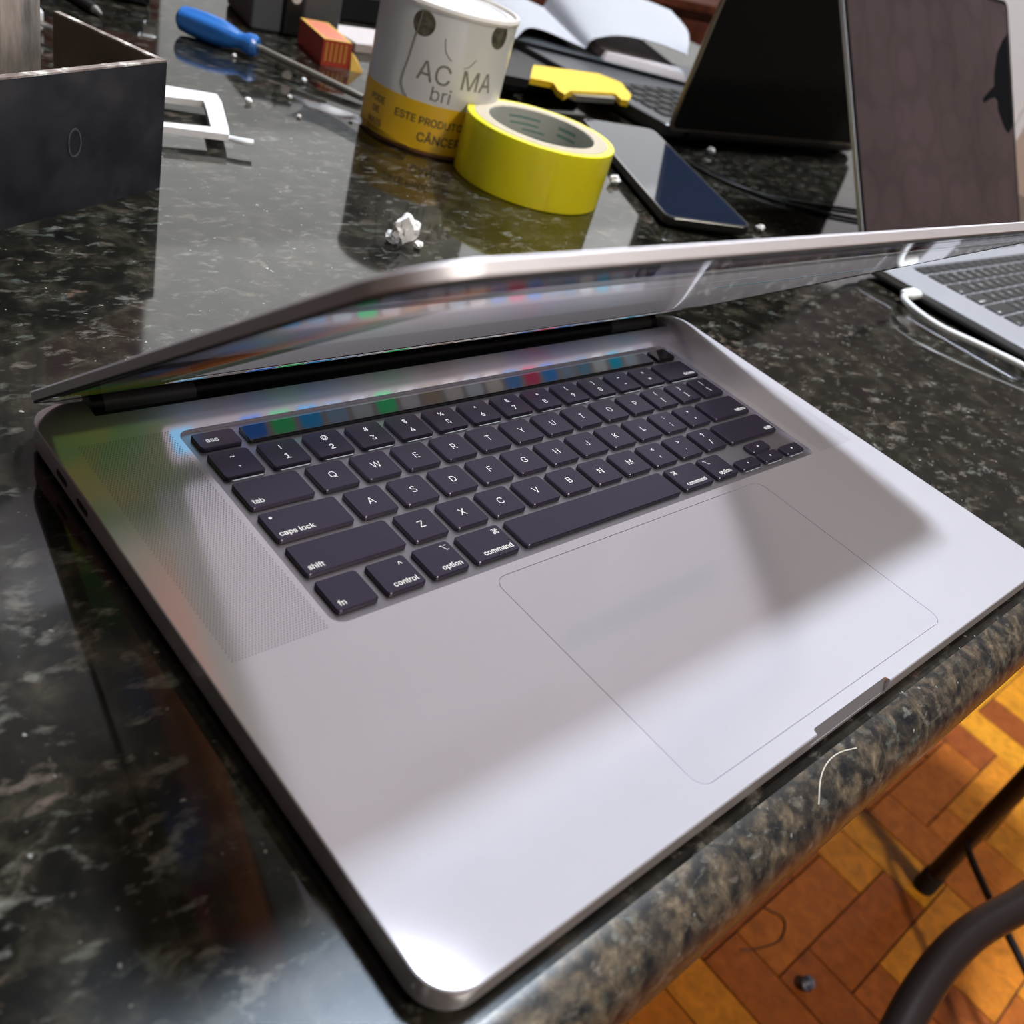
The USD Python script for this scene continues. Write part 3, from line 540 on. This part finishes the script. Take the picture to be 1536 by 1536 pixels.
# tape roll
tx, ty, tr, th_ = 428.0, 447.2, 55.7, 42.0
tp = thing('tape_roll', 'roll of translucent bright yellow packing tape lying flat', 'tape', (tx, ty, TT))
TAPE = look('yellow_tape', {'p': ('principled_bsdf', {'base_color': (1.0, 0.86, 0.008), 'roughness': 0.25, 'subsurface_weight': 0.15, 'subsurface_scale': 0.01, 'subsurface_radius': (1.0, 0.85, 0.1), 'coat_weight': 0.4})})
part(tp, 'tape', lathe([(tr - 5.5, 0.05), (tr - 0.6, 0.05), (tr, 0.6), (tr, th_ - 0.6), (tr - 0.6, th_), (tr - 5.5, th_)] + [(tr - 5.5, 0.05)], (tx, ty, TT), 128), TAPE, label='yellow wound tape')
CARD = plain('cardboard_core', (0.50, 0.42, 0.31), 0.7)
part(tp, 'core', lathe([(40.0, 0.05), (tr - 5.6, 0.05), (tr - 5.6, th_ + 0.2), (40.0, th_ + 0.2), (40.0, 0.05)], (tx, ty, TT), 96), CARD, label='beige cardboard core')
part(tp, 'core_lining', lathe([(39.6, 0.05), (39.98, 0.05), (39.98, th_ - 0.3), (39.6, th_ - 0.3), (39.6, 0.05)], (tx, ty, TT), 96), plain('core_paper', (0.56, 0.58, 0.53), 0.6), label='grey paper lining')
TEAL = plain('teal_print', (0.20, 0.36, 0.31), 0.6)
far = math.atan2(ty - CAM[1], tx - CAM[0])
def inside(m, ang, z):
    m = tri(m).copy(); v = np.array(m.vertices); a = far + math.radians(ang) - v[:, 0] / 39.5; rr = 39.55 - v[:, 2]
    m.vertices = np.c_[tx + rr * np.cos(a), ty + rr * np.sin(a), TT + z + v[:, 1]]; return m
part(tp, 'lettering', [inside(grid_plane(26, 1.6, 12), 22, 36), inside(grid_plane(24, 1.4, 12), 21, 31.5), inside(grid_plane(18, 1.4, 12), 8, 27.5), inside(grid_plane(16, 2.4, 12), -30, 36), inside(grid_plane(17, 2.0, 12), -31, 31), inside(grid_plane(20, 1.6, 12), -8, 23)], TEAL, smooth=False, label='faded teal print inside the core')

# yellow cutter knife lying across the phone and the black laptop's corner
kn = thing('utility_knife', 'yellow utility knife with black tip lying across the phone end', 'knife', (650, 620, 0))
YEL = plain('knife_yellow', (0.85, 0.56, 0.015), 0.4)
kp = Polygon([(588, 630), (634, 676), (729, 672), (740, 648), (712, 607), (686, 587), (678, 590), (688, 609), (616, 602), (596, 589), (598, 600), (613, 623)]).buffer(2).buffer(-2)
part(kn, 'handle', stack([(kp.convex_hull, 8), (kp.convex_hull, 8.2)]) if False else ext(kp, 7.5, 13), YEL, label='yellow handle')
part(kn, 'tip', ext(Polygon([(545, 634), (560, 652), (604, 662), (592, 634), (582, 624)]), 5.4, 13), BLACKP, label='black blade tip')
part(kn, 'blade_guide', ext(Polygon([(618, 606), (690, 612), (680, 599), (622, 597)]), 5.4, 10.5), plain('grey_steel', (0.45, 0.45, 0.43), 0.3, metallic=0.8))

# open book on the black laptop's keyboard
PAPER = plain('book_paper', (0.42, 0.42, 0.45), 0.7)
PAPERB = worn('printed_page', [(0.3, (0.44, 0.37, 0.36)), (0.7, (0.56, 0.49, 0.48))], 14.0, 4.0, (0.6, 0.7))
bk = thing('book', 'open book with a white page curling up behind the yellow knife', 'book', (930, 790, 6))
def sheet(rows, th=0.6):
    """rows: list of polylines (same count) -> thick sheet"""
    g = np.array([spline(r, 8) for r in rows]); g = np.array([spline(g[:, k], 6) for k in range(g.shape[1])]).transpose(1, 0, 2); a, b = g.shape[:2]
    n = np.cross(np.gradient(g, axis=0), np.gradient(g, axis=1)); n /= np.linalg.norm(n, axis=2, keepdims=True) + 1e-9
    v = np.vstack([g.reshape(-1, 3), (g - n * th).reshape(-1, 3)]); f = []; N = a * b
    idx = lambda i, j: i * b + j
    for i in range(a - 1):
        for j in range(b - 1):
            q = [idx(i, j), idx(i + 1, j), idx(i + 1, j + 1), idx(i, j + 1)]
            f += [[q[0], q[1], q[2]], [q[0], q[2], q[3]], [q[2] + N, q[1] + N, q[0] + N], [q[3] + N, q[2] + N, q[0] + N]]
    edge = [idx(i, 0) for i in range(a)] + [idx(a - 1, j) for j in range(1, b)] + [idx(i, b - 1) for i in range(a - 2, -1, -1)] + [idx(0, j) for j in range(b - 2, 0, -1)]
    for k in range(len(edge)):
        p, q = edge[k], edge[(k + 1) % len(edge)]; f += [[p, q + N, q], [p, p + N, q + N]]
    m = trimesh.Trimesh(v, f, process=False); trimesh.repair.fix_normals(m); return m
BOOK_AT = None
part(bk, 'cover', ext(Polygon([(705, 790), (800, 985), (1010, 880), (915, 690)]), 6.4, 9), plain('book_cover', (0.03, 0.035, 0.04), 0.5), label='dark cover')
part(bk, 'page_block', stack([(Polygon([(815, 745), (905, 935), (1003, 880), (912, 694)]), 9.1), (Polygon([(822, 750), (908, 928), (996, 876), (908, 700)]), 17)]), PAPERB, label='greyish printed pages')
part(bk, 'page_edge', [ext(Polygon([(902, 705), (990, 868), (998, 864), (911, 702)]), 17.05, 17.6), ext(Polygon([(960, 850), (985, 898), (997, 878), (972, 832)]), 17.65, 18.2)], PAPER, label='white margin strips')
part(bk, 'left_page', sheet([[(690, 770, 12), (745, 800, 20), (800, 765, 14)], [(740, 860, 12), (795, 890, 22), (850, 860, 15)], [(780, 950, 12), (840, 985, 22), (900, 950, 15)]]), PAPER, label='white left page')
part(bk, 'curled_page', sheet([[(800, 765, 14), (806, 762, 26), (840, 752, 36), (890, 738, 37), (930, 720, 33)], [(850, 860, 14), (858, 856, 36), (905, 842, 50), (970, 820, 50), (1020, 800, 44)], [(900, 950, 14), (910, 945, 42), (960, 930, 58), (1040, 905, 54), (1085, 890, 50)]]), PAPER, label='white page curling upwards')

# ------------------------------------------------------------------ left: black bracket
STEEL = worn('black_painted_steel', [(0.35, (0.006, 0.007, 0.010)), (0.55, (0.016, 0.016, 0.021)), (0.70, (0.034, 0.027, 0.024))], 28.0, 6.0, (0.35, 0.6))
STEELI = worn('rusty_inner_steel', [(0.3, (0.075, 0.052, 0.036)), (0.7, (0.17, 0.115, 0.08))], 22.0, 6.0, (0.5, 0.7))
EDGEM = worn('bare_steel_edge', [(0.40, (0.16, 0.12, 0.10)), (0.55, (0.34, 0.28, 0.25)), (0.62, (0.75, 0.72, 0.66))], 90.0, 4.0, (0.4, 0.6))
br = thing('steel_bracket', 'black painted steel corner bracket with chipped bare top edge', 'bracket', (141, 443, TT))
k0 = np.array([141.5, 440.0]); fd = np.array([-0.902, -0.432]); sd = np.array([-0.375, 0.927])
def plate(p, d, nrm, length, t, z0, z1): 
    q = [p, p + d * length, p + d * length + nrm * t, p + nrm * t]; return Polygon(q), z0, z1
inn = sd
F = Polygon([k0, k0 + fd * 330, k0 + fd * 330 + sd * 4, k0 + sd * 4 + fd * 4]); S = Polygon([k0, k0 + sd * 4 + fd * 4, k0 + sd * 73 + fd * 4, k0 + sd * 73])
part(br, 'front_plate', ext(F.buffer(0), TT + 0.05, 54.2), STEEL, label='black painted front plate')
part(br, 'side_plate', ext(S.buffer(0), TT + 0.05, 54.2), STEELI, label='brownish inner side plate')
part(br, 'bare_edge', [ext(F.buffer(-0.15), 54.2, 55.0), ext(S.buffer(-0.15), 54.2, 55.0)], EDGEM, smooth=False, label='bare chipped metal edge')
part(br, 'weld_mark', place(ext(Polygon([(4.2 * math.cos(t), 7 * math.sin(t)) for t in np.linspace(0, 6.28, 28)]).difference(Polygon([(3.4 * math.cos(t), 6.1 * math.sin(t)) for t in np.linspace(0, 6.28, 28)])), 0, 0.25), np.r_[k0 + fd * 62, 22], np.r_[-fd, 0], (0, 0, 1), np.r_[-sd, 0]), plain('weld_grey', (0.05, 0.055, 0.06), 0.5), smooth=False)
GREYW = worn('weathered_board', [(0.34, (0.05, 0.05, 0.048)), (0.48, (0.22, 0.20, 0.18)), (0.66, (0.44, 0.35, 0.28))], 26.0, 6.0, (0.6, 0.8), stretch=(3, 3, 0.6))
b0 = np.array([83.0, 447.0])
single('weathered_board', ext(Polygon([b0, b0 + fd * 70, b0 + fd * 70 + sd * 16, b0 + sd * 16]), TT + 0.05, 180), GREYW, 'worn grey-brown board standing upright behind the black bracket', 'board', (60, 445, TT))

# white frame piece
wf = thing('plastic_bracket', 'white plastic open bracket sticking out behind the black steel plates', 'bracket', (200, 540, TT))
fr = Polygon([(165, 597), (208, 580.5), (240, 570), (236, 556), (216, 508), (211, 497.5), (173, 507), (130, 518), (131, 524), (175, 513), (206, 508), (219, 540), (225, 556), (196, 560), (160, 584)]).buffer(0.8)
part(wf, 'frame', ext(fr, -6, -2), WHITEP)
part(wf, 'pin', tube([(211, 499, -4.5), (219, 493, -4.5), (225, 491, -4.5)], [1.6, 2.2, 2.2], 10), WHITEP)
part(wf, 'leg', ext(Polygon([(132, 519), (140, 517), (141, 523), (133, 525)]), TT + 0.05, -6.05), WHITEP)

# screwdriver
sdv = thing('screwdriver', 'blue handled screwdriver lying on the counter left of the can', 'screwdriver', (330, 690, TT))
h0, h1, h2 = np.array([297, 745, 0.0]), np.array([338, 690, -2.0]), np.array([383, 602, -7.5])
dv = h1 - h0; Lh = np.linalg.norm(dv); dv /= Lh
px_ = np.cross(dv, [0, 0, 1.]); px_ /= np.linalg.norm(px_); pz_ = np.cross(px_, dv)
BLUE = plain('blue_plastic', (0.022, 0.14, 0.46), 0.3, coat_weight=0.3)
g = lathe([(0, 0), (6, 0.2), (9.2, 3), (10.6, 10), (11.3, 24), (10.8, 36), (8.6, 46), (6.6, 52), (6.4, 56), (8.4, 60), (8.6, 65), (6.5, 68.4), (0, 68.6)], sides=48)
vv = np.array(g.vertices); rr = np.hypot(vv[:, 0], vv[:, 1]); aa = np.arctan2(vv[:, 1], vv[:, 0]); fl_ = 1 - 0.09 * (np.cos(6 * aa) * 0.5 + 0.5) * ((vv[:, 2] > 3) & (vv[:, 2] < 46))
g.vertices = np.c_[vv[:, 0] * fl_, vv[:, 1] * fl_, vv[:, 2]]
part(sdv, 'handle', place(g, h0, px_, pz_, dv), BLUE, label='fluted blue plastic handle')
part(sdv, 'shaft', tube([h0 + dv * 66, h1 + (h2 - h1) * 0.9, h2], [2.9, 2.9, 2.2], 12, 4), plain('dull_steel', (0.36, 0.33, 0.28), 0.35, metallic=0.9))

# small red box
rb = thing('small_box', 'small red and yellow cardboard box left of the can', 'box', (425, 715, TT))
REDC = plain('red_card', (0.50, 0.055, 0.03), 0.5); YELC = plain('yellow_card', (0.62, 0.36, 0.06), 0.5); ORC = plain('orange_card', (0.62, 0.19, 0.12), 0.5)
ta, tb_, tc, td = np.array([385, 718.0]), np.array([436, 771.0]), np.array([440, 721.0]), np.array([397, 681.0])
q0 = np.array([412, 690.0]); e1 = np.array([0.20, 0.98]); e2 = np.array([0.98, -0.20])
onr = lambda m: place(m, np.r_[q0 - e2 * 12, TT + 0.05], np.r_[e2, 0], np.r_[e1, 0], (0, 0, 1))
part(rb, 'body', onr(stack([(sbox(0, 0, 26, 60), 0), (sbox(0, 0, 26, 60), 21)])), REDC, label='red sides')
part(rb, 'top_flap', onr(slab(2.5, 3, 21, 23.5, 57, 21.4)), ORC, label='orange-red top')
part(rb, 'border', onr(ext(sbox(0, 0, 26, 60).difference(sbox(2.5, 3, 23.5, 57)), 21, 21.5)), YELC, label='yellow top border')
for i in range(5): part(rb, 'printed_stripe', onr(slab(2.5 + i * 4.4, -0.25, 4, 4.2 + i * 4.4, 0, 19)), YELC, smooth=False)
part(rb, 'inner_tray', onr(Manifold.hull_points(np.array([(26.1, -4, 0), (38, -4, 0), (38, 20, 0), (26.1, 20, 0), (26.1, 0, 15), (34, 4, 9), (34, 16, 9), (26.1, 16, 15)], float))), YELC, label='yellow tray sticking out')

# dark grey device with two round white buttons
dg = thing('adapter', 'dark grey device with two white round buttons on a black strip', 'device', (470, 850, TT))
onz = lambda m: place(m, (381, 780, TT + 0.05), (0.975, -0.22, 0), (0.22, 0.975, 0), (0, 0, 1))
part(dg, 'body', onz(rbox(0, 0, 0, 28, 80, 62, 3)), plain('device_grey', (0.10, 0.105, 0.115), 0.45))
part(dg, 'strip', onz(rbox(28.1, -4, 0, 46, 80, 64, 3)), BLACKP, label='black strip')
part(dg, 'side_panel', onz(rbox(46.1, 0, 0, 82, 80, 60, 3)), LOOKS['device_grey'])
for z in (45, 33): part(dg, 'button', onz(lathe([(0, 0), (4.8, 0), (4.5, 1.6), (0, 2)], sides=24).apply_transform(trimesh.transformations.rotation_matrix(math.pi / 2, [1, 0, 0])).apply_translation([37, -4.0, z])), WHITEP)
# things behind the can
single('black_case', rbox(500, 850, TT + 0.05, 640, 990, 16, 4), BLACKP, 'flat black case lying behind the can and the red box', 'case', (570, 920, TT))
single('notepad', rbox(468, 742, TT + 0.05, 540, 800, -3, 1), plain('notepad_cover', (0.52, 0.46, 0.45), 0.6), 'pale pinkish notepad lying between red box and can', 'notepad', (500, 770, TT))
single('black_pouch', rbox(560, 660, TT + 0.05, 700, 775, 3, 5), BLACKP, 'flat black pouch lying between the can and the black laptop', 'pouch', (630, 720, TT))
# top left corner things
wx = thing('white_adapter', 'small white plug adapter behind the weathered board', 'adapter', (175, 715, TT))
part(wx, 'body', yaw(rbox(140, 700, TT + 0.05, 176, 735, 4, 4), 20, (160, 715, 0)), WHITEP)
part(wx, 'prong', [tube([(160, 702, -4), (167, 684, -4)], 2, 10, smooth=False)], TIN); part(wx, 'prong', [tube([(172, 706, -4), (179, 688, -4)], 2, 10, smooth=False)], TIN)
pn_ = thing('pen', 'thin black pen lying at the top left behind the bracket', 'pen', (235, 800, TT))
part(pn_, 'barrel', tube([(238, 765, -7.4), (226, 850, -7.4)], 4, 14, smooth=False), BLACKP); part(pn_, 'tip', tube([(238, 765, -7.4), (239.4, 755, -7.6)], [3.6, 0.8], 12, smooth=False), TIN)
pr_ = thing('black_stapler', 'black glossy stapler-like tool at the top edge', 'tool', (285, 840, TT))
part(pr_, 'base', yaw(rbox(205, 822, TT + 0.05, 310, 850, 2, 5), -22, (262, 836, 0)), plain('glossy_black', (0.01, 0.01, 0.011), 0.15))
part(pr_, 'arm', yaw(rbox(208, 825, 2.1, 306, 847, 14, 5), -22, (262, 836, 0)), LOOKS['glossy_black']); part(pr_, 'chrome_cap', yaw(rbox(302, 827, 2.1, 317, 845, 13, 3), -22, (262, 836, 0)), TIN, label='chrome cap')

# thin black wires by the black laptop
BW = plain('wire_black', (0.008, 0.008, 0.008), 0.4)
single('thin_wire', tube([(690, 500, -9.8), (683, 482, -9.8), (688, 446, -9.8), (714, 416, -9.8), (768, 397, -9.8), (838, 377, -9.8), (900, 365, -9.8)], 1.5, 8), BW, 'upper of two thin black wires in front of the black laptop', 'wire', (750, 420, TT))
single('thin_wire', tube([(694, 470, -9.8), (699, 430, -9.8), (734, 391, -9.8), (802, 358, -9.8), (880, 340, -9.8)], 1.5, 8), BW, 'lower of two thin black wires in front of the black laptop', 'wire', (740, 390, TT))

# crumbs
def lump(c_, r, seed, sq=(1, 1, 0.8)):
    m = trimesh.creation.icosphere(2, 1.0); v = m.vertices
    m.vertices = v * (0.45 + 1.1 * meshkit.fbm(v * 2.2 + seed, 3, seed))[:, None] * np.array(sq) * r
    m.vertices[:, 2] -= m.vertices[:, 2].min(); m.apply_translation([c_[0], c_[1], TT + 0.02]); return m
CRUMB = plain('white_crumb', (0.74, 0.71, 0.68), 0.8)
single('crumpled_paper', [lump((250, 360), 7.6, 3, (1.1, 0.8, 1)), lump((257, 355), 2.6, 5), lump((245, 364), 4.4, 8)], CRUMB, 'crumpled white paper bit on the counter before the yellow tape', 'paper', (250, 360, TT))
for i, (x, y, r) in enumerate([(273, 584, 2.5), (527, 446, 4.2), (316, 600, 1.7), (352, 640, 2.1), (345, 560, 1.6), (300, 560, 1.6), (318, 690, 1.8)]):
    lab = ['small white crumb right of the white frame', 'pale crumb between the yellow tape and the phone', 'white crumb left of the can near its foot', 'white crumb beside the screwdriver shaft', 'white crumb at the foot of the can', 'small white crumb in the grey reflection left of the can', 'white crumb under the screwdriver handle'][i]
    single('crumb', lump((x, y), r, 10 + i), CRUMB, lab, 'crumb', (x, y, TT), group='crumbs scattered on the counter')
single('crumb', lump((755, 520), 4, 31), CRUMB, 'white crumb before the black laptop hinge', 'crumb', (755, 520, TT), group='crumbs scattered on the counter')
single('crumb', lump((612, 352), 3.5, 33), CRUMB, 'white crumb at the near corner of the phone', 'crumb', (612, 352, TT), group='crumbs scattered on the counter')
# clear plastic scrap by the can
CLEAR = look('clear_film', {'t': ('transparent_bsdf', {'color': (0.85, 0.87, 0.9)}), 'g': ('glossy_bsdf', {'roughness': 0.12, 'color': (0.9, 0.9, 0.95)}), 'm': ('mix_closure', {'fac': 0.3})}, [('t.BSDF', 'm.closure1'), ('g.BSDF', 'm.closure2')], surface='m.closure')
rs = np.random.RandomState(4)
film = [[(x, y, TT + 0.6 + 7.0 * rs.rand()) for x, y in row] for row in ([(305, 585), (318, 560), (335, 530), (352, 500)], [(320, 592), (333, 565), (346, 540), (360, 508)], [(330, 600), (342, 575), (349, 550), (352, 536)])]
single('plastic_film', sheet(film, 0.15), CLEAR, 'crumpled clear plastic film lying left of the can', 'film', (330, 560, TT))
# hairs
HAIR = plain('pale_hair', (0.6, 0.55, 0.48), 0.5)
single('hair', tube([(145, -12, -14.2), (152, -7, TT - 0.5), (160, -4.5, TT), (168, -4.5, TT), (176, -6.5, TT - 0.4)], 0.22, 5), HAIR, 'single pale hair on the rounded counter edge', 'hair', (160, -6, TT))
single('hair', tube([(52, 276, TT + 0.3), (49, 268, TT + 0.3), (52, 261, TT + 0.3), (47, 252, TT + 0.3)], 0.25, 5), HAIR, 'pale branching hair on the counter behind the laptop hinge', 'hair', (52, 266, TT))
single('hair', tube([(834, 57, FL + 1.2), (845, 30, FL + 1.2), (815, 16, FL + 1.2), (775, 28, FL + 1.2), (757, 39, FL + 1.2)], 1.0, 5), plain('dark_hair', (0.03, 0.015, 0.01), 0.5), 'dark curved strand lying on the parquet', 'hair', (800, 30, FL))
bead = lump((792, -39), 9.5, 40, (1, 0.9, 0.8)); bead.apply_translation([0, 0, FL - TT + 1])
single('bead', bead, worn('bead_blue', [(0.35, (0.03, 0.035, 0.07)), (0.65, (0.35, 0.38, 0.5))], 120.0, 3.0, (0.2, 0.4)), 'small blue-grey bead on the parquet floor', 'bead', (792, -39, FL))

# ------------------------------------------------------------------ black metal chair
chair = thing('metal_chair', 'black bent-tube metal chair frame beside the counter', 'chair', (780, -300, FL))
TUBE = plain('black_tube', (0.020, 0.013, 0.012), 0.35, metallic=0.2)
for x, y in ((1084, -62), (1084, -470), (470, -470)): 
    l_ = part(chair, 'leg', tube([(x, y, FL + 12), (x, y, -405)], 13, 16, smooth=False), TUBE)
    part(l_, 'foot_cap', lathe([(0, 0.1), (14.5, 0.1), (15.5, 4), (15, 34), (0, 34)], (x, y, FL), 20), RUBBER, label='dark rubber foot')
part(chair, 'seat_tube', tube([(1084, -70, -400), (990, -95, -400), (830, -124, -400), (740, -126, -400), (671, -117, -400), (610, -104, -400), (572, -99, -400), (528, -98, -400), (466, -103, -400), (380, -120, -400), (330, -200, -400), (330, -380, -400), (400, -465, -400), (720, -480, -400), (1084, -470, -400)], 14, 16), TUBE, label='bent seat frame tube')
part(chair, 'brace', tube([(1084, -62, -705), (1062, -71, -705), (1014, -126, -705), (968, -188, -705), (860, -330, -705)], 5, 10), TUBE, label='thin cross brace')
part(chair, 'brace', tube([(1084, -470, -600), (470, -470, -600)], 5, 10, smooth=False), TUBE)
part(chair, 'leg', tube([(330, -300, -400), (330, -300, FL + 0.5)], 13, 16, smooth=False), TUBE)
fz = [lump((0, 0), 9, 60 + i) for i in range(6)]; rs = np.random.RandomState(9)
for m in fz: m.apply_translation(np.array([705, -112, -388 - TT]) + np.array([rs.uniform(-14, 14), rs.uniform(-9, 9), rs.uniform(-2, 8)]))
single('stuffing_tuft', fz, CRUMB, 'white fluffy tuft of stuffing on the black seat tube', 'stuffing', (705, -112, -388))
